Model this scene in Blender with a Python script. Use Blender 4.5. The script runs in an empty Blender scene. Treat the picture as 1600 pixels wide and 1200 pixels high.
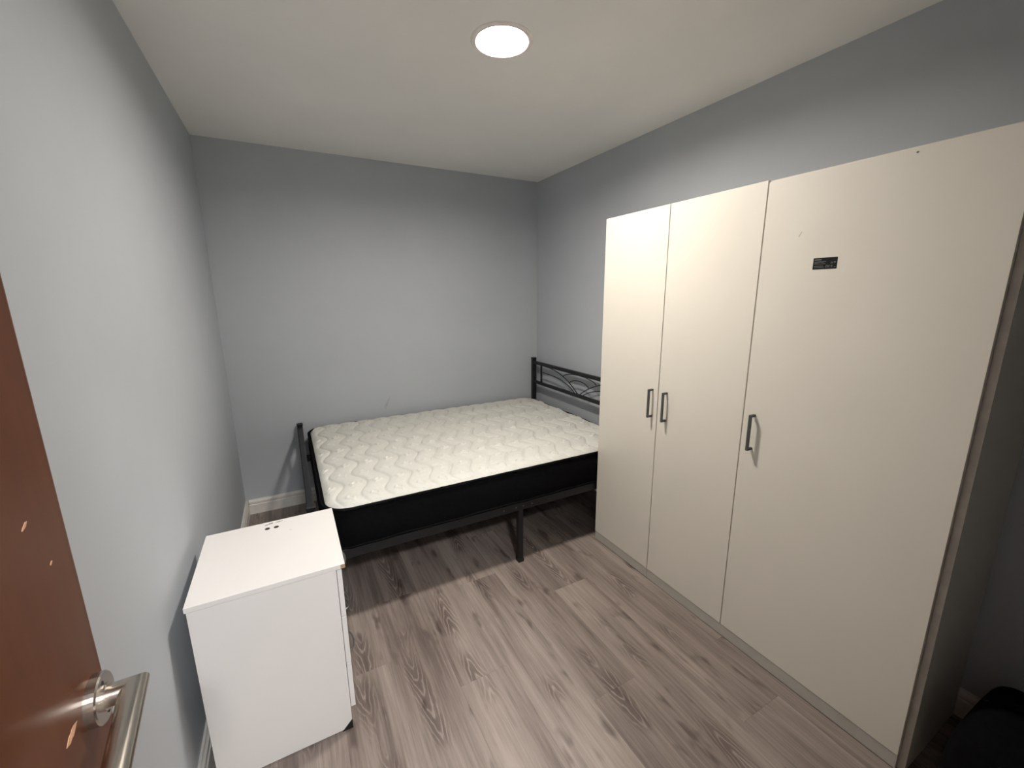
import bpy, bmesh, math, random
from mathutils import Vector, Matrix
random.seed(7)
S = bpy.context.scene
C = S.collection

# ------------------------------------------------------------------ camera
def camera():
    f_px, yaw, pitch, roll = 653.5, -0.4911, -0.2105, -0.0083
    cy, sy, cp, sp = math.cos(yaw), math.sin(yaw), math.cos(pitch), math.sin(pitch)
    f = Vector((-sy * cp, cy * cp, sp)); r = Vector((cy, sy, 0)); u = r.cross(f)
    cr, sr = math.cos(roll), math.sin(roll)
    r2 = cr * r + sr * u; u2 = -sr * r + cr * u
    cam = bpy.data.cameras.new('camera'); o = bpy.data.objects.new('camera', cam); C.objects.link(o)
    m = Matrix((r2, u2, -f)).transposed().to_4x4(); m.translation = Vector((0.3744, -3.221, 1.4817))
    o.matrix_world = m
    cam.sensor_fit = 'HORIZONTAL'; cam.sensor_width = 36; cam.lens = f_px / 1600 * 36
    cam.clip_start = 0.02; cam.clip_end = 50
    S.camera = o
camera()

# ------------------------------------------------------------------ world, exposure, lamp strengths
w = bpy.data.worlds.new('world'); S.world = w; w.use_nodes = True
w.node_tree.nodes['Background'].inputs[0].default_value = (0.5, 0.55, 0.6, 1)
w.node_tree.nodes['Background'].inputs[1].default_value = 0.0
S.view_settings.view_transform = 'Standard'; S.view_settings.look = 'None'
S.view_settings.exposure = 0.28; S.view_settings.gamma = 1.0
S.view_settings.use_curve_mapping = False
ROOM_LAMP = ((1.0, 0.922, 0.84, 1), 355.0)
HALL_LAMP = ((1.0, 0.985, 0.985, 1), 300.0)

# ------------------------------------------------------------------ room sizes
W, H = 2.355, 2.40            # right wall, ceiling
YF = -3.31                    # front wall (doorway)
DX0, DX1, DH = 0.105, 0.800, 2.02   # doorway

# ------------------------------------------------------------------ materials
def new_mat(name):
    m = bpy.data.materials.new(name); m.use_nodes = True
    nt = m.node_tree; b = nt.nodes['Principled BSDF']
    return m, nt, b
def node(nt, t, **kw):
    n = nt.nodes.new(t)
    for k, v in kw.items():
        if k in n.inputs: n.inputs[k].default_value = v
        else: setattr(n, k, v)
    return n
def ramp(nt, stops):
    n = nt.nodes.new('ShaderNodeValToRGB'); e = n.color_ramp.elements
    while len(e) > 1: e.remove(e[-1])
    e[0].position, e[0].color = stops[0][0], stops[0][1]
    for p, c in stops[1:]:
        q = e.new(p); q.color = c
    return n
def math_n(nt, op, a, b=None, c=None):
    n = nt.nodes.new('ShaderNodeMath'); n.operation = op
    for i, v in enumerate((a, b, c)):
        if v is None: continue
        if isinstance(v, (int, float)): n.inputs[i].default_value = v
        else: nt.links.new(v, n.inputs[i])
    return n.outputs[0]
def plain(name, col, rough=0.5, metal=0.0, spec=0.5, var=0.04, nscale=30, bump=0.0, bscale=200, aniso=None):
    m, nt, b = new_mat(name); L = nt.links
    tc = node(nt, 'ShaderNodeTexCoord')
    n = node(nt, 'ShaderNodeTexNoise', Scale=nscale, Detail=3.0); L.new(tc.outputs['Object'], n.inputs['Vector'])
    c0 = [max(0, x * (1 - var)) for x in col] + [1]; c1 = [min(1, x * (1 + var)) for x in col] + [1]
    r = ramp(nt, [(0.3, c0), (0.7, c1)]); L.new(n.outputs['Fac'], r.inputs['Fac']); L.new(r.outputs['Color'], b.inputs['Base Color'])
    b.inputs['Roughness'].default_value = rough; b.inputs['Metallic'].default_value = metal
    b.inputs['Specular IOR Level'].default_value = spec
    if bump:
        n2 = node(nt, 'ShaderNodeTexNoise', Scale=bscale, Detail=2.0)
        mp = node(nt, 'ShaderNodeMapping')
        if aniso: mp.inputs['Scale'].default_value = aniso
        L.new(tc.outputs['Object'], mp.inputs['Vector']); L.new(mp.outputs['Vector'], n2.inputs['Vector'])
        bp = node(nt, 'ShaderNodeBump', Strength=bump, Distance=0.002); L.new(n2.outputs['Fac'], bp.inputs['Height']); L.new(bp.outputs['Normal'], b.inputs['Normal'])
    return m

def wall_paint(name, col):
    m, nt, b = new_mat(name); L = nt.links
    tc = node(nt, 'ShaderNodeTexCoord')
    n = node(nt, 'ShaderNodeTexNoise', Scale=1.6, Detail=4.0, Roughness=0.6); L.new(tc.outputs['Object'], n.inputs['Vector'])
    r = ramp(nt, [(0.3, [x * 0.965 for x in col] + [1]), (0.7, [x * 1.03 for x in col] + [1])]); L.new(n.outputs['Fac'], r.inputs['Fac'])
    # faint scuffs
    mp = node(nt, 'ShaderNodeMapping'); mp.inputs['Scale'].default_value = (3, 3, 7); mp.inputs['Rotation'].default_value = (0.4, 0.5, 0.2)
    L.new(tc.outputs['Object'], mp.inputs['Vector'])
    n3 = node(nt, 'ShaderNodeTexNoise', Scale=5.0, Detail=6.0, Roughness=0.75); L.new(mp.outputs['Vector'], n3.inputs['Vector'])
    r3 = ramp(nt, [(0.70, (0, 0, 0, 1)), (0.78, (1, 1, 1, 1))]); L.new(n3.outputs['Fac'], r3.inputs['Fac'])
    mx = node(nt, 'ShaderNodeMixRGB'); mx.blend_type = 'MIX'
    s = math_n(nt, 'MULTIPLY', r3.outputs['Color'], 0.16); L.new(s, mx.inputs['Fac']); L.new(r.outputs['Color'], mx.inputs[1]); mx.inputs[2].default_value = [x * 0.55 for x in col] + [1]
    L.new(mx.outputs[0], b.inputs['Base Color'])
    b.inputs['Roughness'].default_value = 0.62; b.inputs['Specular IOR Level'].default_value = 0.25
    n2 = node(nt, 'ShaderNodeTexNoise', Scale=90.0, Detail=4.0); L.new(tc.outputs['Object'], n2.inputs['Vector'])
    bp = node(nt, 'ShaderNodeBump', Strength=0.10, Distance=0.002); L.new(n2.outputs['Fac'], bp.inputs['Height']); L.new(bp.outputs['Normal'], b.inputs['Normal'])
    return m

def plank_mat():
    m, nt, b = new_mat('grey_oak_plank'); L = nt.links
    tc = node(nt, 'ShaderNodeTexCoord'); oi = node(nt, 'ShaderNodeObjectInfo')
    sep = node(nt, 'ShaderNodeSeparateXYZ'); L.new(tc.outputs['Object'], sep.inputs[0])
    X, Y = sep.outputs[0], sep.outputs[1]
    rz = math_n(nt, 'MULTIPLY', oi.outputs['Random'], 57.0)
    def vec(sx, sy, dz=0.0):
        c = node(nt, 'ShaderNodeCombineXYZ')
        L.new(math_n(nt, 'MULTIPLY', X, sx), c.inputs[0]); L.new(math_n(nt, 'MULTIPLY', Y, sy), c.inputs[1]); L.new(math_n(nt, 'ADD', rz, dz), c.inputs[2])
        return c.outputs[0]
    def noise(sx, sy, dz, detail=3.0, rough=0.55):
        n = node(nt, 'ShaderNodeTexNoise', Scale=1.0, Detail=detail, Roughness=rough); L.new(vec(sx, sy, dz), n.inputs['Vector']); return n.outputs['Fac']
    # wandering centre of the cathedral figure
    wander = math_n(nt, 'MULTIPLY', math_n(nt, 'SUBTRACT', noise(0, 1.1, 3.3, 1.0), 0.5), 0.16)
    warp = math_n(nt, 'MULTIPLY', math_n(nt, 'SUBTRACT', noise(22, 7.0, 7.7, 3.0), 0.5), 0.20)
    xc = math_n(nt, 'ADD', X, wander)
    ax = math_n(nt, 'SQRT', math_n(nt, 'ADD', math_n(nt, 'MULTIPLY', xc, xc), 0.00006))
    sgn = math_n(nt, 'SUBTRACT', math_n(nt, 'MULTIPLY', math_n(nt, 'GREATER_THAN', oi.outputs['Random'], 0.45), 2.0), 1.0)
    v = math_n(nt, 'ADD', math_n(nt, 'ADD', math_n(nt, 'MULTIPLY', math_n(nt, 'MULTIPLY', Y, sgn), 1.0), math_n(nt, 'MULTIPLY', ax, 6.0)), warp)
    ring = math_n(nt, 'SINE', math_n(nt, 'MULTIPLY', v, 78.0))
    ring = math_n(nt, 'ADD', math_n(nt, 'MULTIPLY', ring, 0.5), 0.5)
    # where the figure shows: a band round the centre line, broken up along the plank
    near = node(nt, 'ShaderNodeMapRange'); near.interpolation_type = 'SMOOTHSTEP'
    L.new(ax, near.inputs['Value']); near.inputs['From Min'].default_value = 0.052; near.inputs['From Max'].default_value = 0.012
    part = node(nt, 'ShaderNodeMapRange'); part.interpolation_type = 'SMOOTHSTEP'
    L.new(noise(0.5, 2.6, 21.0, 1.0), part.inputs['Value']); part.inputs['From Min'].default_value = 0.46; part.inputs['From Max'].default_value = 0.62
    mask = math_n(nt, 'MULTIPLY', near.outputs[0], part.outputs[0])
    # long tones and streaks
    tone = noise(11, 1.1, 11.0, 3.0); streak = noise(70, 2.2, 15.0, 4.0, 0.65); fine = noise(330, 9.0, 19.0, 3.0, 0.7)
    t = math_n(nt, 'ADD', math_n(nt, 'MULTIPLY', tone, 0.62), math_n(nt, 'MULTIPLY', streak, 0.44))
    t = math_n(nt, 'ADD', t, math_n(nt, 'MULTIPLY', fine, 0.24))
    t = math_n(nt, 'ADD', t, math_n(nt, 'MULTIPLY', math_n(nt, 'SUBTRACT', oi.outputs['Random'], 0.5), 0.07))
    dark = math_n(nt, 'MULTIPLY', mask, math_n(nt, 'SUBTRACT', 0.20, math_n(nt, 'MULTIPLY', math_n(nt, 'POWER', ring, 4.0), 0.26)))
    t = math_n(nt, 'SUBTRACT', t, dark)
    # knots / dark smudges
    kn = node(nt, 'ShaderNodeMapRange'); kn.interpolation_type = 'SMOOTHSTEP'
    L.new(noise(16, 5.5, 33.0, 2.0), kn.inputs['Value']); kn.inputs['From Min'].default_value = 0.60; kn.inputs['From Max'].default_value = 0.76
    t = math_n(nt, 'SUBTRACT', t, math_n(nt, 'MULTIPLY', kn.outputs[0], 0.22))
    r = ramp(nt, [(0.28, (0.058, 0.044, 0.038, 1)), (0.51, (0.138, 0.109, 0.095, 1)), (0.645, (0.222, 0.182, 0.159, 1)), (0.82, (0.315, 0.264, 0.232, 1))])
    L.new(t, r.inputs['Fac']); L.new(r.outputs['Color'], b.inputs['Base Color'])
    b.inputs['Roughness'].default_value = 0.48; b.inputs['Specular IOR Level'].default_value = 0.35
    bp = node(nt, 'ShaderNodeBump', Strength=0.12, Distance=0.001); L.new(t, bp.inputs['Height']); L.new(bp.outputs['Normal'], b.inputs['Normal'])
    return m

def door_wood():
    m, nt, b = new_mat('red_brown_wood'); L = nt.links
    tc = node(nt, 'ShaderNodeTexCoord')
    mp = node(nt, 'ShaderNodeMapping'); mp.inputs['Scale'].default_value = (5, 22, 1.6); L.new(tc.outputs['Object'], mp.inputs['Vector'])
    n = node(nt, 'ShaderNodeTexNoise', Scale=1.0, Detail=5.0, Roughness=0.6); L.new(mp.outputs['Vector'], n.inputs['Vector'])
    n2 = node(nt, 'ShaderNodeTexNoise', Scale=7.0, Detail=4.0); L.new(tc.outputs['Object'], n2.inputs['Vector'])
    t = math_n(nt, 'ADD', math_n(nt, 'MULTIPLY', n.outputs['Fac'], 0.6), math_n(nt, 'MULTIPLY', n2.outputs['Fac'], 0.4))
    r = ramp(nt, [(0.3, (0.060, 0.018, 0.006, 1)), (0.5, (0.085, 0.027, 0.010, 1)), (0.7, (0.11, 0.038, 0.015, 1))]); L.new(t, r.inputs['Fac']); L.new(r.outputs['Color'], b.inputs['Base Color'])
    b.inputs['Roughness'].default_value = 0.36; b.inputs['Specular IOR Level'].default_value = 0.16
    bp = node(nt, 'ShaderNodeBump', Strength=0.06, Distance=0.002); L.new(t, bp.inputs['Height']); L.new(bp.outputs['Normal'], b.inputs['Normal'])
    return m

def emit(name, col, strength):
    m, nt, b = new_mat(name)
    b.inputs['Base Color'].default_value = (0.9, 0.9, 0.9, 1)
    b.inputs['Emission Color'].default_value = col; b.inputs['Emission Strength'].default_value = strength
    return m

M = dict(
    wall=wall_paint('blue_grey_wall_paint', (0.455, 0.487, 0.520)),
    front=wall_paint('bounce_cut_dark_paint', (0.12, 0.122, 0.125)),  # unseen wall, dark tone made up to deepen shade beside the wardrobe
    ceiling=wall_paint('ceiling_paint', (0.89, 0.88, 0.85)),
    plank=plank_mat(), subfloor=plain('subfloor', (0.05, 0.04, 0.035), 0.9),
    skirting=plain('skirting_paint', (0.66, 0.64, 0.60), 0.4, var=0.08, nscale=12),
    melamine=plain('wardrobe_melamine', (0.715, 0.682, 0.602), 0.42, var=0.012, nscale=5),
    edge=plain('wardrobe_edge_band', (0.50, 0.46, 0.40), 0.5, var=0.1, nscale=25),
    plinth=plain('wardrobe_plinth', (0.46, 0.435, 0.39), 0.5, var=0.04, nscale=20),
    white=plain('nightstand_white', (0.69, 0.672, 0.655), 0.38, var=0.01, nscale=8),
    chip=plain('bare_chipboard', (0.34, 0.25, 0.14), 0.9, var=0.25, nscale=300),
    black_metal=plain('black_metal', (0.008, 0.0085, 0.010), 0.45, spec=0.4, var=0.1, bump=0.05, bscale=400),
    black_fabric=plain('black_fabric', (0.004, 0.004, 0.0045), 0.95, spec=0.06, var=0.2, nscale=60, bump=0.3, bscale=500),
    black_plastic=plain('black_plastic', (0.012, 0.012, 0.012), 0.5, spec=0.3),
    quilt=plain('quilted_white_knit', (0.565, 0.565, 0.525), 0.85, spec=0.15, var=0.03, nscale=60, bump=0.25, bscale=700),
    nickel=plain('brushed_nickel', (0.50, 0.46, 0.41), 0.27, metal=1.0, var=0.04, bump=0.06, bscale=60, aniso=(40, 2, 40)),
    dark_metal=plain('dark_grey_metal', (0.105, 0.112, 0.108), 0.42, metal=0.6, var=0.05),
    screw=plain('steel_screw', (0.20, 0.20, 0.20), 0.4, metal=1.0),
    wood=door_wood(), raw_wood=plain('scratched_wood', (0.50, 0.29, 0.18), 0.8, var=0.15, nscale=90),
    lipping=plain('door_edge_wood', (0.16, 0.085, 0.06), 0.6, var=0.2),
    trim=plain('lamp_trim', (0.90, 0.85, 0.81), 0.4), cord=plain('grey_wire', (0.16, 0.17, 0.16), 0.35, metal=0.7),
    sticker=plain('black_sticker', (0.006, 0.0065, 0.008), 0.5, spec=0.2), print=plain('grey_print', (0.20, 0.21, 0.20), 0.6),
    stain=plain('dark_smudge', (0.16, 0.15, 0.13), 0.8, var=0.4, nscale=150),
    scuff=plain('wall_scuff', (0.36, 0.38, 0.40), 0.7, var=0.1, nscale=200),
    hole=plain('dark_cam_cover', (0.035, 0.026, 0.020), 0.6),
    lamp=emit('lamp_glow', *ROOM_LAMP), hall_lamp=emit('hall_lamp_glow', *HALL_LAMP),
    hall=wall_paint('hall_paint', (0.66, 0.66, 0.66)),
)

# ------------------------------------------------------------------ mesh helpers
def obj(name, bm, mat, parent=None, smooth=False):
    me = bpy.data.meshes.new(name); bmesh.ops.recalc_face_normals(bm, faces=bm.faces); bm.to_mesh(me); bm.free()
    if smooth:
        for p in me.polygons: p.use_smooth = True
    me.materials.append(M[mat]) if mat else None
    o = bpy.data.objects.new(name, me); C.objects.link(o)
    if parent: o.parent = parent
    return o
def bx(bm, x0, x1, y0, y1, z0, z1, bevel=0.0, seg=1):
    r = bmesh.ops.create_cube(bm, size=1.0, matrix=Matrix.Translation(((x0 + x1) / 2, (y0 + y1) / 2, (z0 + z1) / 2)) @ Matrix.Diagonal((abs(x1 - x0), abs(y1 - y0), abs(z1 - z0), 1)))
    if bevel:
        es = list({e for v in r['verts'] for e in v.link_edges})
        bmesh.ops.bevel(bm, geom=es, offset=bevel, segments=seg, profile=0.5, affect='EDGES')
    return bm
def box(name, mat, x0, x1, y0, y1, z0, z1, parent=None, bevel=0.0, seg=1):
    return obj(name, bx(bmesh.new(), x0, x1, y0, y1, z0, z1, bevel, seg), mat, parent)
def cyl(bm, a, b, r, n=20, r2=None):
    a, b = Vector(a), Vector(b); d = b - a
    q = d.to_track_quat('Z', 'Y').to_matrix().to_4x4()
    bmesh.ops.create_cone(bm, cap_ends=True, segments=n, radius1=r, radius2=r if r2 is None else r2, depth=d.length, matrix=Matrix.Translation((a + b) / 2) @ q)
    return bm
def tube(bm, pts, r, n=8):
    pts = [Vector(p) for p in pts]; rings = []
    up = None
    for i, p in enumerate(pts):
        t = (pts[min(i + 1, len(pts) - 1)] - pts[max(i - 1, 0)]).normalized()
        if up is None:
            up = Vector((0, 0, 1)) if abs(t.z) < 0.9 else Vector((1, 0, 0))
        s = t.cross(up).normalized(); up = s.cross(t).normalized()
        rings.append([bm.verts.new(p + r * (math.cos(2 * math.pi * k / n) * s + math.sin(2 * math.pi * k / n) * up)) for k in range(n)])
    for a, b in zip(rings, rings[1:]):
        for k in range(n): bm.faces.new((a[k], a[(k + 1) % n], b[(k + 1) % n], b[k]))
    bm.faces.new(rings[0]); bm.faces.new(rings[-1])
    return bm
def prism(bm, poly, fn, t0, t1):
    a = [bm.verts.new(fn(p, t0)) for p in poly]; b = [bm.verts.new(fn(p, t1)) for p in poly]; n = len(poly)
    for k in range(n): bm.faces.new((a[k], a[(k + 1) % n], b[(k + 1) % n], b[k]))
    bm.faces.new(a); bm.faces.new(b)
    return bm
def lathe(bm, prof, axis_o, n=48):
    rings = []
    for r, z in prof:
        if r < 1e-6: rings.append([bm.verts.new((axis_o[0], axis_o[1], axis_o[2] + z))])
        else: rings.append([bm.verts.new((axis_o[0] + r * math.cos(2 * math.pi * k / n), axis_o[1] + r * math.sin(2 * math.pi * k / n), axis_o[2] + z)) for k in range(n)])
    for a, b in zip(rings, rings[1:]):
        for k in range(n):
            k2 = (k + 1) % n
            if len(a) == 1 and len(b) == 1: break
            if len(a) == 1: bm.faces.new((a[0], b[k], b[k2]))
            elif len(b) == 1: bm.faces.new((a[k], a[k2], b[0]))
            else: bm.faces.new((a[k], a[k2], b[k2], b[k]))
    return bm
def tag(o, label, cat, group=None):
    o['label'] = label; o['category'] = cat
    if group: o['group'] = group
    return o
def thing(name, label, cat, loc, group=None):
    o = bpy.data.objects.new(name, None); C.objects.link(o); o.location = loc; o.empty_display_size = 0.1
    return tag(o, label, cat, group)
def struct(o, label=None):
    o['kind'] = 'structure'
    if label: o['label'] = label
    return o
def to_local(parent):
    # children are modelled in world metres: undo the parent's offset
    bpy.context.view_layer.update()
    inv = parent.matrix_world.inverted()
    for ch in parent.children: ch.matrix_parent_inverse = inv
    return parent

# ------------------------------------------------------------------ room shell
struct(box('wall_left', 'wall', -0.10, 0.0, YF - 0.10, 0.10, 0, H), 'blue-grey painted plaster wall on the door side')
wb = struct(box('wall_back', 'wall', 0.0, W, 0.0, 0.10, 0, H), 'blue-grey painted plaster wall behind the bed')
for (x, z, dx, dz, wd_) in ((1.00, 0.665, 0.018, 0.055, 0.004), (0.985, 0.655, 0.012, 0.03, 0.003), (1.02, 0.70, 0.006, 0.03, 0.002)):
    obj('scuff', prism(bmesh.new(), [(x - dx, z - dz), (x - dx * 0.4, z - dz * 0.1), (x + dx, z + dz), (x + dx * 0.1 + wd_, z - dz * 0.1)], lambda p, t: (p[0], t, p[1]), -0.0003, 0.001), 'scuff', wb)
struct(box('wall_right', 'wall', W, W + 0.10, YF - 0.10, 0.10, 0, H), 'blue-grey painted plaster wall behind the wardrobe')
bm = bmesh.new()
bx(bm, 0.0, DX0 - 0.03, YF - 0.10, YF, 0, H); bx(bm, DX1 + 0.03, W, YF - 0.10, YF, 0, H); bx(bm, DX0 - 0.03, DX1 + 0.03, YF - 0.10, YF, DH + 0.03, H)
struct(obj('wall_front', bm, 'front'), 'unseen wall with the doorway, made dark grey to cut bounce light')
LX, LY, LR = 1.190, -1.640, 0.097      # bedroom downlight and its cut-out
def ceiling_slab():
    bm = bmesh.new(); x0, x1, y0, y1 = -0.10, W + 0.10, YF - 0.10, 0.10
    ang = sorted([2 * math.pi * k / 64 for k in range(64)] + [math.atan2(y - LY, x - LX) % (2 * math.pi) for x in (x0, x1) for y in (y0, y1)])
    def edge(a):
        c, q = math.cos(a), math.sin(a); t = []
        if c > 1e-9: t.append((x1 - LX) / c)
        if c < -1e-9: t.append((x0 - LX) / c)
        if q > 1e-9: t.append((y1 - LY) / q)
        if q < -1e-9: t.append((y0 - LY) / q)
        r = min(t); return LX + r * c, LY + r * q
    R = []
    for z in (H, H + 0.08):
        R.append([bm.verts.new((LX + LR * math.cos(a), LY + LR * math.sin(a), z)) for a in ang]); R.append([bm.verts.new((*edge(a), z)) for a in ang])
    n = len(ang)
    for A, B in ((R[0], R[1]), (R[1], R[3]), (R[3], R[2]), (R[2], R[0])):
        for k in range(n): bm.faces.new((A[k], A[(k + 1) % n], B[(k + 1) % n], B[k]))
    return bm
struct(obj('ceiling', ceiling_slab(), 'ceiling'), 'off-white painted ceiling')

# floor: subfloor with separate planks
fl = struct(box('floor', 'subfloor', -0.10, W + 0.10, YF - 0.10, 0.10, -0.06, -0.0105), 'grey-brown oak effect plank floor')
PW, PL = 0.207, 1.22
ends = {-3: -0.30, -2: -0.95, -1: -1.70, 0: -2.55, 1: -1.943, 2: -2.62, 3: -2.234, 4: -1.67, 5: -2.55, 6: -1.05, 7: -0.40, 8: -1.5}
meshes = {}
k = 0
for c in range(-3, 9):
    x0 = 0.615 + c * PW; x1 = x0 + PW
    xa, xb = max(x0, 0.002), min(x1, W - 0.002)
    if xb - xa < 0.01: continue
    e = ends[c]
    while e < 0: e += PL
    y1 = e
    while y1 > YF - 0.1:
        y0 = y1 - PL
        ya, yb = max(y0, YF - 0.098), min(y1, -0.002)
        if yb - ya > 0.01:
            g = 0.00012
            key = (round(xb - xa, 4), round(yb - ya, 4))
            if key not in meshes:
                b_ = bx(bmesh.new(), -(xb - xa) / 2 + g, (xb - xa) / 2 - g, -(yb - ya) / 2 + g, (yb - ya) / 2 - g, -0.010, 0.0, 0.0003)
                me = bpy.data.meshes.new('plank'); b_.to_mesh(me); b_.free(); me.materials.append(M['plank']); meshes[key] = me
            o = bpy.data.objects.new('plank', meshes[key]); C.objects.link(o); o.parent = fl
            o.location = ((xa + xb) / 2, (ya + yb) / 2, 0)
        y1 = y0

# skirting with a moulded profile (distance from wall, height)
SK = [(0, 0), (0.018, 0), (0.018, 0.066), (0.0145, 0.070), (0.0145, 0.074), (0.0165, 0.078), (0.015, 0.090), (0.009, 0.097), (0.007, 0.102), (0, 0.102)]
struct(obj('baseboard_back', prism(bmesh.new(), SK, lambda p, t: (t, -p[0], p[1]), 0.018, W - 0.0005), 'skirting'), 'white moulded skirting along the wall behind the bed')
struct(obj('baseboard_left', prism(bmesh.new(), SK, lambda p, t: (p[0], t, p[1]), YF, -0.0005), 'skirting'), 'white moulded skirting behind the nightstand')
struct(obj('baseboard_right', prism(bmesh.new(), SK, lambda p, t: (W - p[0], t, p[1]), YF, -0.018), 'skirting'), 'white moulded skirting behind the wardrobe')
struct(obj('baseboard_front', prism(bmesh.new(), SK, lambda p, t: (t, YF + p[0], p[1]), DX1 + 0.09, W - 0.018), 'skirting'), 'white moulded skirting beside the doorway')

# door lining and architrave
bm = bmesh.new()
bx(bm, DX0 - 0.03, DX0, YF - 0.10, YF, 0, DH); bx(bm, DX1, DX1 + 0.03, YF - 0.10, YF, 0, DH); bx(bm, DX0 - 0.03, DX1 + 0.03, YF - 0.10, YF, DH, DH + 0.03)
struct(obj('trim_1', bm, 'skirting'), 'white door lining')
bm = bmesh.new()
bx(bm, DX1 + 0.005, DX1 + 0.065, YF, YF + 0.015, 0, DH + 0.065, 0.004); bx(bm, DX0 - 0.065, DX1 + 0.004, YF, YF + 0.015, DH + 0.005, DH + 0.065, 0.004)
struct(obj('trim_2', bm, 'skirting'), 'white door architrave')

# hallway beyond the doorway
HY = -5.0
struct(box('floor_hall', 'plinth', -0.5, 1.9, HY, YF - 0.10, -0.06, 0.0)); struct(box('ceiling_hall', 'ceiling', -0.5, 1.9, HY, YF - 0.10, H, H + 0.08))
struct(box('wall_hall_left', 'hall', -0.6, -0.5, HY, YF - 0.10, 0, H)); struct(box('wall_hall_right', 'hall', 1.9, 2.0, HY, YF - 0.10, 0, H)); struct(box('wall_hall_back', 'hall', -0.6, 2.0, HY - 0.1, HY, 0, H))

# ------------------------------------------------------------------ open door with lever handle
DF, DY1, DY0 = 0.145, -2.641, -3.306      # face plane, free edge, hinge edge
dr = struct(box('door_1', 'wood', DF - 0.04, DF, DY0, DY1, 0.006, 2.0, bevel=0.0015), 'red-brown wooden door standing open beside the left wall')
box('lipping', 'lipping', DF - 0.0395, DF - 0.0003, DY1 - 0.0002, DY1 + 0.0012, 0.008, 1.998, dr)
hy, hz = -2.671, 1.050
hd = bpy.data.objects.new('door_handle', None); C.objects.link(hd); hd.parent = dr; hd['label'] = 'brushed nickel lever handle on round rose'
ros = lathe(bmesh.new(), [(0, 0), (0.027, 0), (0.027, 0.0085), (0.0255, 0.010), (0, 0.010)], (0, 0, 0), 40)
bmesh.ops.transform(ros, matrix=Matrix.Translation((DF, hy, hz)) @ Matrix.Rotation(math.pi / 2, 4, 'Y'), verts=ros.verts)
obj('rose', ros, 'nickel', hd)
# two screw slots in the rose
for dz in (-0.018, 0.018):
    obj('screw_hole', cyl(bmesh.new(), (DF + 0.0095, hy, hz + dz), (DF + 0.0104, hy, hz + dz), 0.0022, 10), 'black_plastic', hd)
# mitred lever: neck tube + bar tube meeting on a 45 degree plane
def mitred_lever():
    bm = bmesh.new(); n = 28; r = 0.0118; cx = DF + 0.034; L_end = hy - 0.125
    A, B, D = [], [], []
    for k in range(n):
        a = 2 * math.pi * k / n; s, t = r * math.cos(a), r * math.sin(a)
        A.append(bm.verts.new((DF + 0.009, hy + s, hz + t)))
        B.append(bm.verts.new((cx + s, hy + s, hz + t)))          # mitre: x offset equals y offset
        D.append(bm.verts.new((cx + s + 0.014, L_end, hz + t)))
    for k in range(n):
        j = (k + 1) % n
        bm.faces.new((A[k], A[j], B[j], B[k])); bm.faces.new((B[k], B[j], D[j], D[k]))
    bm.faces.new(A); bm.faces.new(D)
    return bm
lv = obj('lever', mitred_lever(), 'nickel', hd, True)
for e in lv.data.edges: pass
mod = lv.modifiers.new('split', 'EDGE_SPLIT'); mod.split_angle = math.radians(35)
obj('collar', cyl(bmesh.new(), (DF + 0.009, hy, hz), (DF + 0.0125, hy, hz), 0.0142, 24), 'nickel', hd)
# pale chips in the varnish
def chip_mark(y, z, dy, dz, wd):
    bm = bmesh.new(); pts = []
    m = 7
    for i in range(m + 1):
        t = i / m; q = math.sin(math.pi * t) ** 0.7 * wd * (0.7 + 0.5 * random.random())
        pts.append((y + dy * (t - .5), z + dz * (t - .5), q))
    poly = [(a, b + q / 2) if abs(dy) > abs(dz) else (a + q / 2, b) for a, b, q in pts] + [(a, b - q / 2) if abs(dy) > abs(dz) else (a - q / 2, b) for a, b, q in reversed(pts[1:-1])]
    return prism(bm, poly, lambda p, t: (t, p[0], p[1]), DF - 0.0005, DF + 0.0003)
obj('chip', chip_mark(-2.721, 1.060, 0.026, 0.005, 0.009), 'raw_wood', dr)
obj('chip', chip_mark(-2.706, 1.279, 0.011, 0.005, 0.0045), 'raw_wood', dr)
obj('chip', chip_mark(-2.681, 1.226, 0.005, 0.002, 0.003), 'raw_wood', dr)

# ------------------------------------------------------------------ wardrobe
WX, WB = 1.9212, 2.334
ys = [-1.4003, -1.8236, -2.2544, -2.8718]
ZT, ZB = 1.8673, 0.0562
wd = thing('wardrobe', 'tall off-white three-door wardrobe with grey bar handles', 'wardrobe', ((WX + WB) / 2, -2.15, 0))
CF = WX + 0.0185     # carcass front
yR = -2.8895
box('side_panel', 'melamine', CF, WB, ys[0] - 0.018, ys[0] - 0.0005, 0, ZT, wd, 0.0006)
sp_ = box('side_panel', 'melamine', CF, WB, yR, yR + 0.018, 0, ZT, wd, 0.0006)
box('edge_band', 'edge', CF - 0.0012, CF + 0.004, yR - 0.0008, yR + 0.017, 0.0005, ZT - 0.001, wd)
box('partition', 'melamine', CF + 0.002, WB - 0.006, ys[2] - 0.009, ys[2] + 0.009, 0.06, ZT - 0.019, wd)
box('top_panel', 'melamine', CF, WB, yR + 0.018, ys[0] - 0.018, ZT - 0.018, ZT, wd)
box('bottom_panel', 'melamine', CF, WB, yR + 0.018, ys[0] - 0.018, ZB, ZB + 0.018, wd)
box('back_panel', 'melamine', WB - 0.005, WB, yR + 0.018, ys[0] - 0.018, ZB + 0.018, ZT - 0.018, wd)
box('plinth', 'plinth', WX + 0.002, CF - 0.0005, ys[1] + 0.0005, ys[0] - 0.0005, 0.003, ZB - 0.001, wd, 0.0008)
box('plinth', 'plinth', WX + 0.002, CF - 0.0005, ys[3], ys[1] - 0.0005, 0.003, ZB - 0.001, wd, 0.0008)
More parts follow.
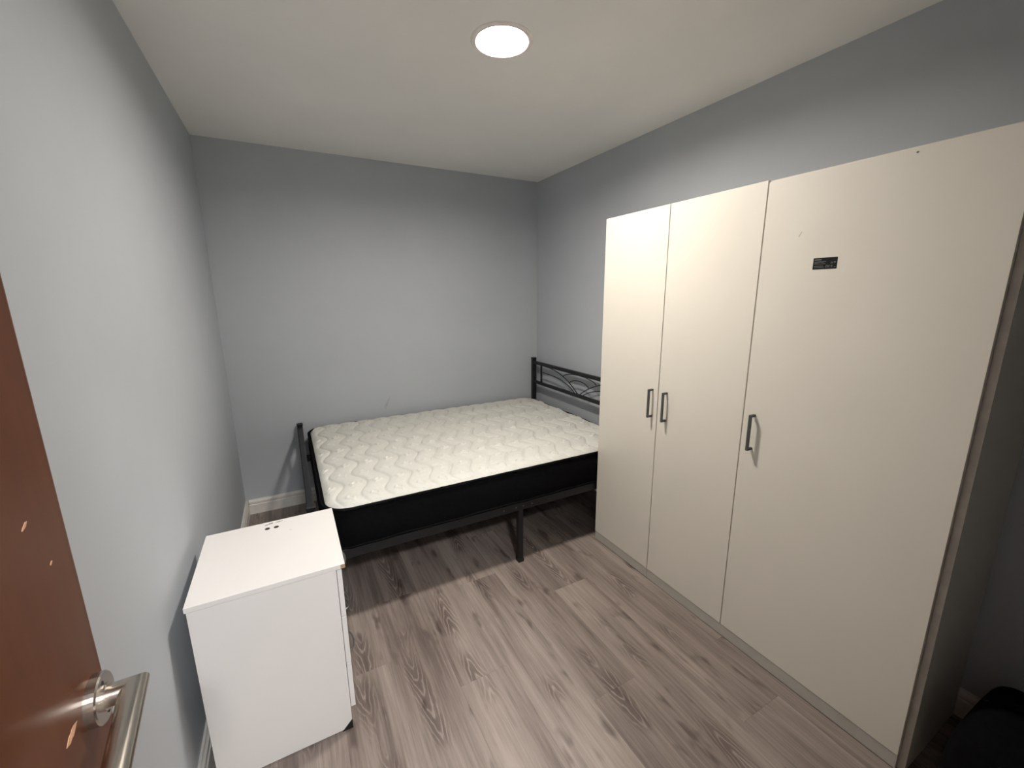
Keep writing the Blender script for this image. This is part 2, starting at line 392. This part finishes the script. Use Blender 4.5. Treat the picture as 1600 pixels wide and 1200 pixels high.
def bar_handle(door, y, z0, z1):
    t = 0.0045; xo = WX - 0.030
    h = bpy.data.objects.new('handle', None); C.objects.link(h); h.parent = door; h['label'] = 'square grey metal bar handle'
    bm = bmesh.new()
    prism(bm, [(WX, z0), (xo, z0), (xo, z1), (WX, z1), (WX, z1 - 2 * t), (xo + 2 * t, z1 - 2 * t), (xo + 2 * t, z0 + 2 * t), (WX, z0 + 2 * t)], lambda p, q: (p[0], q, p[1]), y - t, y + t)
    bpy.data.objects.remove(h)
    o = obj('handle', bm, 'dark_metal', door); o['label'] = 'square grey metal bar handle'
gap = 0.0020
tops = [ZT - 0.0005, ZT - 0.0005, ZT - 0.008]
hys = [-1.788, -1.876, -2.300]
for i in range(3):
    yb, ya = ys[i] - (gap if i else 0), ys[i + 1] + (gap if i < 2 else 0)
    d = box('door', 'melamine', WX, WX + 0.016, ya, yb, ZB, tops[i], wd, 0.0007)
    bar_handle(d, hys[i], 0.884, 1.026)
    for z in (0.20, 1.0, 1.70):   # hinge cups behind each door
        yh = yb - 0.03 if i == 0 else ya + 0.03
        obj('hinge', cyl(bmesh.new(), (WX + 0.016, yh, z), (WX + 0.030, yh, z), 0.010, 12), 'screw', d)
# small scuff marks on the wide door
o = obj('scuff', prism(bmesh.new(), [(-2.387, 1.678), (-2.384, 1.680), (-2.379, 1.671), (-2.376, 1.664), (-2.379, 1.662), (-2.382, 1.668)], lambda p, t: (t, p[0], p[1]), WX - 0.0002, WX + 0.0005), 'edge', wd)
o = obj('scuff', cyl(bmesh.new(), (WX - 0.0002, -2.655, 1.848), (WX + 0.0005, -2.655, 1.848), 0.003, 10), 'stain', wd)
to_local(wd)

# black product sticker on the wide door
SY0, SY1, SZ0, SZ1 = -2.5025, -2.433, 1.554, 1.590
st = thing('sticker', 'small black printed sticker on the wide wardrobe door', 'sticker', (WX, (SY0 + SY1) / 2, SZ0))
box('backing', 'sticker', WX - 0.0006, WX - 0.0001, SY0, SY1, SZ0, SZ1, st)
def stroke(name, pts, wdt, parent):
    bm = bmesh.new()
    for a, b in zip(pts, pts[1:]):
        a, b = Vector(a), Vector(b); d = (b - a).normalized(); n = Vector((-d.y, d.x)) * wdt / 2
        q = [a - n, b - n, b + n, a + n]
        prism(bm, q, lambda p, t: (t, SY1 - p[0], SZ0 + p[1]), WX - 0.0009, WX - 0.0006)
    return obj(name, bm, 'print', parent)
arc = lambda cx, cy, r, a0, a1, n=8: [(cx + r * math.cos(a0 + (a1 - a0) * i / n), cy + r * math.sin(a0 + (a1 - a0) * i / n)) for i in range(n + 1)]
stroke('print_letter', arc(0.0485, 0.0085, 0.003, 1.0, 5.3), 0.0010, st)                          # C
stroke('print_letter', arc(0.0560, 0.0085, 0.003, 1.0, 5.3), 0.0010, st)                          # rounded E
stroke('print_letter', [(0.0532, 0.0085), (0.0565, 0.0085)], 0.0009, st)
stroke('print_mark', [(0.0615, 0.0060), (0.0665, 0.0060)], 0.0012, st)
stroke('print_mark', [(0.0385, 0.0060), (0.0385, 0.0100), (0.0410, 0.0125), (0.0435, 0.0100), (0.0435, 0.0060), (0.0385, 0.0060)], 0.0010, st)
stroke('print_mark', [(0.0515, 0.0175), (0.0545, 0.0220), (0.0575, 0.0175), (0.0515, 0.0175)], 0.0008, st)
stroke('print_mark', [(0.0600, 0.0215), (0.0660, 0.0215)], 0.0012, st); stroke('print_mark', [(0.0600, 0.0185), (0.0650, 0.0185)], 0.0012, st)
for i, z in enumerate((0.0300, 0.0240, 0.0205, 0.0170, 0.0100, 0.0065)):
    stroke('print_line', [(0.004, z), (0.004 + (0.020, 0.034, 0.028, 0.032, 0.026, 0.030)[i], z)], (0.0022, .0009, .0009, .0009, .0009, .0009)[i], st)
to_local(st)

# ------------------------------------------------------------------ nightstand
NX0, NX1, NY0, NY1, NH = 0.040, 0.460, -1.909, -1.499, 0.640
ns = thing('nightstand', 'small white three-drawer chest with chipped corner beside the bed', 'nightstand', (0.25, -1.70, 0))
SX1 = 0.4325
def side_panel(y0, y1):
    # front bottom corner is cut off over the black foot
    poly = [(NX0 + 0.004, 0.004), (SX1 - 0.030, 0.004), (SX1, 0.034), (SX1, NH - 0.0180), (NX0 + 0.004, NH - 0.0180)]
    return prism(bmesh.new(), poly, lambda p, t: (p[0], t, p[1]), y0, y1)
obj('side_panel', side_panel(NY0 + 0.0035, NY0 + 0.017), 'white', ns); obj('side_panel', side_panel(NY1 - 0.017, NY1 - 0.002), 'white', ns)
box('back_panel', 'white', NX0 + 0.004, NX0 + 0.008, NY0 + 0.0172, NY1 - 0.0172, 0.03, NH - 0.017, ns)
box('bottom_panel', 'white', NX0 + 0.009, SX1 - 0.02, NY0 + 0.0172, NY1 - 0.0172, 0.055, 0.070, ns)
tp = box('top', 'white', NX0, NX1, NY0, NY1, NH - 0.016, NH, ns, 0.0008)
# bare chipboard where the edge band broke off
box('bare_corner', 'chip', NX1 - 0.0135, NX1 + 0.0004, NY0 - 0.0004, NY0 + 0.005, NH - 0.0150, NH - 0.0015, tp)
for y0 in (NY0 + 0.0015, NY1 - 0.0175):
    obj('foot', prism(bmesh.new(), [(SX1 - 0.0335, 0), (SX1 + 0.001, 0), (SX1 + 0.001, 0.034), (SX1 - 0.0005, 0.034)], lambda p, t: (p[0], t, p[1]), y0, y0 + 0.016), 'black_plastic', ns)
    box('foot', 'black_plastic', NX0 + 0.006, NX0 + 0.030, y0, y0 + 0.016, 0, 0.004, ns)
zz = [0.6215, 0.448, 0.266, 0.086]
for i in range(3):
    d = box('drawer', 'white', SX1 + 0.0015, SX1 + 0.0165, NY0 + 0.0025, NY1 - 0.0025, zz[i + 1] + 0.0012, zz[i] - 0.0012, ns, 0.0006)
    yc = (NY0 + NY1) / 2; zc = (zz[i] + zz[i + 1]) / 2
    pts = [(SX1 + 0.0165 + 0.027 * math.sin(math.pi * t / 14) ** 0.8, yc + 0.055 * math.cos(math.pi * t / 14), zc) for t in range(15)]
    h = obj('handle', tube(bmesh.new(), pts, 0.0032, 8), 'cord' if i != 1 else 'screw', d, True); h['label'] = 'thin bowed wire drawer handle'
# two dark cam covers and small marks on the top
for (x, y) in ((0.234, -1.552), (0.263, -1.553)):
    obj('cap', cyl(bmesh.new(), (x, y, NH - 0.001), (x, y, NH + 0.0006), 0.0085, 18), 'hole', tp)
random.seed(3)
def smudge(x0, y0, x1, y1, wdt, n=10):
    up, dn = [], []
    for i in range(n + 1):
        t = i / n; x = x0 + (x1 - x0) * t; y = y0 + (y1 - y0) * t
        up.append((x, y + wdt * random.random())); dn.append((x, y - wdt * random.random()))
    return prism(bmesh.new(), up + dn[::-1], lambda p, t: (p[0], p[1], t), NH - 0.001, NH + 0.0004)
obj('smudge', smudge(0.226, -1.522, 0.252, -1.514, 0.0055), 'stain', tp); obj('smudge', smudge(0.258, -1.516, 0.284, -1.513, 0.003), 'stain', tp)
obj('smudge', smudge(0.304, -1.600, 0.314, -1.600, 0.0016), 'edge', tp)
to_local(ns)

# ------------------------------------------------------------------ bed frame
FX, HX = 0.385, 2.298                # foot and head plane
BY0, BY1 = -1.372, -0.042            # near and far post centres
bed = thing('bed_frame', 'black metal double bed frame with arched wire headboard', 'bed', (1.35, -0.71, 0))
def post(x, y, h, r=0.0175):
    o = box('post', 'black_metal', x - r, x + r, y - r, y + r, 0.006, h, bed, 0.004, 2)
    box('post_cap', 'black_plastic', x - r - 0.002, x + r + 0.002, y - r - 0.002, y + r + 0.002, h - 0.010, h + 0.003, o, 0.003)
    box('foot_cap', 'black_plastic', x - r - 0.0015, x + r + 0.0015, y - r - 0.0015, y + r + 0.0015, 0, 0.022, o)
    return o
post(FX, BY0, 0.607); post(FX, BY1, 0.607); post(HX, BY0, 0.928); post(HX, BY1, 0.928)
def panel(x, ztop, zlow, name):
    rt, rl = 0.0135, 0.0125
    box(name + '_rail', 'black_metal', x - rt, x + rt, BY0 + 0.0175, BY1 - 0.0175, ztop - 2 * rt, ztop, bed, 0.004, 2)
    box(name + '_rail', 'black_metal', x - rl, x + rl, BY0 + 0.0175, BY1 - 0.0175, zlow - 2 * rl, zlow, bed, 0.004, 2)
    zb, zt = zlow, ztop - 2 * rt; hgt = zt - zb
    off = 0.128; mid = (BY0 + BY1) / 2; half = (BY1 - off) - mid
    for s in (-1, 1):
        y = mid + s * half
        box('stile', 'black_metal', x - 0.006, x + 0.006, y - 0.006, y + 0.006, zb, zt, bed)
        def quarter(y0, z0, y1, z1):
            # ellipse quadrant: level at the stile, steep at the centre
            return [(x, y0 + (y1 - y0) * math.sin(a), z1 + (z0 - z1) * math.cos(a)) for a in [math.pi / 2 * i / 16 for i in range(17)]]
        def bow(y0, z0, y1, z1, p=1.75):
            return [(x, y0 + (y1 - y0) * i / 18, z0 + (z1 - z0) * (i / 18) ** p) for i in range(19)]
        obj('wire_arc', tube(bmesh.new(), bow(y - s * 0.03, zt, mid + s * 0.012, zb, 2.45), 0.0036, 8), 'black_metal', bed, True)
        obj('wire_arc', tube(bmesh.new(), bow(y, zb + hgt * 0.60, mid + s * 0.050, zb, 3.4), 0.0036, 8), 'black_metal', bed, True)
    # two nested arches between the crossing arcs
    for hw, zs, zp in ((0.207, zb + hgt * 0.69, zt - 0.001), (0.118, zb + hgt * 0.42, zb + hgt * 0.70)):
        obj('wire_arch', tube(bmesh.new(), [(x, mid + hw * math.cos(a), zs + (zp - zs) * math.sin(a)) for a in [math.pi * i / 24 for i in range(25)]], 0.0036, 8), 'black_metal', bed, True)
panel(HX, 0.902, 0.728, 'headboard')
panel(FX, 0.590, 0.425, 'footboard')
RT, RB = 0.368, 0.322
for y in (BY0 - 0.012, BY1 + 0.002):
    sr_ = box('side_rail', 'black_metal', FX + 0.0175, HX - 0.0175, y - 0.001, y + 0.014, RB, RT, bed, 0.002)
    for x in (0.455, 0.475, 1.30, 1.375, 1.42, 1.475, 2.20):
        obj('rivet', cyl(bmesh.new(), (x, y - 0.001, (RT + RB) / 2), (x, y - 0.0035, (RT + RB) / 2), 0.0035, 10), 'screw', sr_)
box('cross_bar', 'black_metal', 1.392, 1.422, BY0 + 0.014, BY1 - 0.004, RB + 0.004, RT - 0.016, bed)
for y in (BY0 + 0.004, (BY0 + BY1) / 2, BY1 - 0.004):
    lg = box('leg', 'black_metal', 1.392, 1.422, y - 0.015, y + 0.015, 0.004, RB + (0 if y != (BY0 + BY1) / 2 else 0.003), bed, 0.002)
    box('foot_cap', 'black_plastic', 1.390, 1.424, y - 0.017, y + 0.017, 0, 0.02, lg)
for i in range(13):
    x = FX + 0.10 + i * 0.141
    box('slat', 'black_metal', x, x + 0.035, BY0 + 0.0025, BY1 + 0.0005, RT - 0.0155, RT - 0.0005, bed)
to_local(bed)

# ------------------------------------------------------------------ mattress
MX0, MX1, MY0, MY1 = 0.424, 2.276, -1.398, -0.028
MZ0, MZ1 = 0.3685, 0.562
mt = thing('mattress', 'bare white quilted mattress with black sides lying on the bed frame', 'mattress', ((MX0 + MX1) / 2, (MY0 + MY1) / 2, MZ0))
cx, cy = (MX0 + MX1) / 2, (MY0 + MY1) / 2; hx, hyy = (MX1 - MX0) / 2, (MY1 - MY0) / 2; RC = 0.125
def outline(inset=0.0, n=14, wob=0.0):
    pts = []; a, b, r = hx - inset, hyy - inset, RC - inset
    def seg(x0, y0, x1, y1, m):
        for i in range(m): pts.append((x0 + (x1 - x0) * i / m, y0 + (y1 - y0) * i / m))
    def cor(ox, oy, a0):
        for i in range(n): t = a0 + math.pi / 2 * i / n; pts.append((ox + r * math.cos(t), oy + r * math.sin(t)))
    seg(a, -b + r, a, b - r, 40); cor(a - r, b - r, 0); seg(a - r, b, -a + r, b, 60); cor(-a + r, b - r, math.pi / 2)
    seg(-a, b - r, -a, -b + r, 40); cor(-a + r, -b + r, math.pi); seg(-a + r, -b, a - r, -b, 60); cor(a - r, -b + r, 1.5 * math.pi)
    return [(cx + x, cy + y) for x, y in pts]
bm = bmesh.new(); rings = []
NZ = 10
for j in range(NZ + 1):
    t = j / NZ; bul = 0.010 - 0.010 * math.sin(math.pi * t) ** 0.8
    ring = []
    for i, (x, y) in enumerate(outline(bul)):
        z = MZ0 + (MZ1 - MZ0) * t
        wv = 0.0025 * math.sin(i * 0.55 + 2 * math.sin(i * 0.13)) * math.sin(math.pi * t) + 0.002 * math.sin(i * 0.21 + 9 * t)
        dx, dy = x - cx, y - cy; ln = math.hypot(dx, dy)
        ring.append(bm.verts.new((x - dx / ln * max(wv, 0), y - dy / ln * max(wv, 0), z)))
    rings.append(ring)
for a, b in zip(rings, rings[1:]):
    for k in range(len(a)): bm.faces.new((a[k], a[(k + 1) % len(a)], b[(k + 1) % len(a)], b[k]))
bm.faces.new(rings[0]); bm.faces.new(rings[-1])
obj('border', bm, 'black_fabric', mt, True)['label'] = 'black fabric mattress side'
for z in (MZ0 + 0.010, MZ1 - 0.002):
    ol = outline(0.006); ol.append(ol[0])
    pts = [(x, y, z + 0.0018 * math.sin(i * 0.9) + 0.0015 * math.sin(i * 0.37)) for i, (x, y) in enumerate(ol)]
    obj('piping', tube(bmesh.new(), pts, 0.0055, 6), 'black_fabric', mt, True)['label'] = 'black piped edge'
def quilt_top():
    nu, nv = 430, 320
    SP, A, LAM = 0.112, 0.026, 0.26
    ins = 0.018; a, b, r = hx - ins, hyy - ins, RC - ins
    vs, fs = [], []
    for j in range(nv + 1):
        y = -b + 2 * b * j / nv
        e = max(0.0, abs(y) - (b - r)); lx = a - r + math.sqrt(max(r * r - e * e, 0.0))
        for i in range(nu + 1):
            x = lx * (-1 + 2 * i / nu)
            # distance to the edge (rounded rectangle)
            qx, qy = abs(x) - (a - r), abs(y) - (b - r)
            d = r - math.hypot(max(qx, 0), max(qy, 0)) - min(max(qx, qy), 0)
            d = max(d, 0)
            z = 0.018 * (1 - math.exp(-d / 0.020)) + 0.006 * (1 - math.exp(-d / 0.15))
            f = min(1.0, d / 0.03)
            xs = x - A * math.sin(2 * math.pi * y / LAM) - 0.010 * math.sin(3.1 * y + 2.0 * x)
            u = (xs / SP) % 1.0; dl = (u - 0.5) * SP     # seam at u = .5
            seam = math.exp(-(dl / 0.0062) ** 2)
            puff = abs(math.cos(math.pi * (u - 0.0))) ** 0.6
            # secondary soft cross dimples halve each wave
            vv = (y / (LAM / 2)) % 1.0
            cross = math.exp(-((vv - 0.5) * LAM / 2 / 0.010) ** 2) * (1 - seam) * 0.35
            # small diamond motifs between the seams, two per wave
            du = ((xs / SP + 0.5) % 1.0 - 0.5) * SP; dv = (((y + 0.03) / (LAM / 2)) % 1.0 - 0.5) * LAM / 2
            rr = abs(du) + abs(dv)
            dia = math.exp(-((rr - 0.020) / 0.0055) ** 2)
            du2 = (xs / SP % 1.0 - 0.25) * SP; 
            z += f * (0.0095 * puff - 0.0070 * seam - 0.0045 * cross + 0.0078 * dia)
            z += f * (0.0016 * math.sin(17 * x + 3 * math.sin(9 * y)) * math.sin(13 * y + 1.3) + 0.0022 * max(0, math.sin(31 * x - 22 * y + 2.5 * math.sin(7 * y + 5 * x))) * (0.5 + 0.5 * math.sin(4 * x + 1)) ** 2)
            vs.append((cx + x, cy + y, MZ1 - 0.003 + z))
    n1 = nu + 1
    for j in range(nv):
        for i in range(nu):
            k = j * n1 + i; fs.append((k, k + 1, k + n1 + 1, k + n1))
    me = bpy.data.meshes.new('quilted_top'); me.from_pydata(vs, [], fs); me.materials.append(M['quilt'])
    for p in me.polygons: p.use_smooth = True
    o = bpy.data.objects.new('quilted_top', me); C.objects.link(o); o.parent = mt; o['label'] = 'white wavy quilted cover'
quilt_top()
to_local(mt)

# ------------------------------------------------------------------ ceiling lamps
def ceiling_lamp(loc, mat, label, r, deep):
    t = thing('ceiling_light', label, 'lamp', loc)
    q = r - 0.0005
    obj('trim_ring', lathe(bmesh.new(), [(q - 0.001, 0), (r + 0.019, 0), (r + 0.019, -0.002), (r + 0.013, -0.006), (q + 0.002, -0.006), (q - 0.001, -0.004), (q - 0.001, 0)], loc, 64), 'trim', t)
    if deep: obj('reflector', lathe(bmesh.new(), [(q - 0.001, -0.001), (q - 0.001, deep + 0.03), (0, deep + 0.03), (0, deep + 0.032), (q, deep + 0.032), (q, -0.001), (q - 0.001, -0.001)], loc, 64), 'trim', t)
    obj('diffuser', lathe(bmesh.new(), [(0, deep - 0.002), (q - 0.0015, deep - 0.002), (q - 0.0015, deep + 0.004), (0, deep + 0.004)], loc, 64), mat, t)
    to_local(t)
ceiling_lamp((LX, LY, H), 'lamp', 'round lit recessed ceiling light in the bedroom ceiling', LR, 0.020)
ceiling_lamp((0.48, -4.10, H), 'hall_lamp', 'round lit ceiling light in the hallway beyond the doorway', 0.16, 0.0)

# ------------------------------------------------------------------ black bag in the dark corner
bag = thing('bag', 'black soft bag on the floor in the dark corner beside the wardrobe', 'bag', (2.05, -3.115, 0))
def soft(cx_, cy_, ax, ay, az, n=40):
    bm = bmesh.new(); bmesh.ops.create_uvsphere(bm, u_segments=n, v_segments=n // 2, radius=1.0)
    sgn = lambda v, p: math.copysign(abs(v) ** p, v)
    for v in bm.verts:
        x, y, z = v.co
        X, Y, Z = sgn(x, 0.55), sgn(y, 0.55), sgn(z, 0.6)
        wr = 1 + 0.03 * math.sin(5 * x + 3 * z) * math.cos(4 * y)
        tp_ = 1 - 0.18 * (Z + 1) / 2
        v.co = (cx_ + ax * X * wr * tp_, cy_ + ay * Y * wr * tp_, (az + az * Z) * (1 + 0.10 * Y))
    return bm
obj('body', soft(2.05, -3.115, 0.215, 0.175, 0.165), 'black_fabric', bag, True)
obj('handle', tube(bmesh.new(), [(2.05, -3.115 + 0.09 * math.cos(a), 0.315 + 0.05 * math.sin(a)) for a in [math.pi * i / 16 for i in range(17)]], 0.009, 8), 'black_fabric', bag, True)
obj('zip', tube(bmesh.new(), [(2.05, -3.115 + 0.13 * (i / 10 - .5) * 2, 0.3295 - 0.014 * abs(i / 5 - 1) ** 3) for i in range(11)], 0.003, 6), 'black_plastic', bag, True)
to_local(bag)
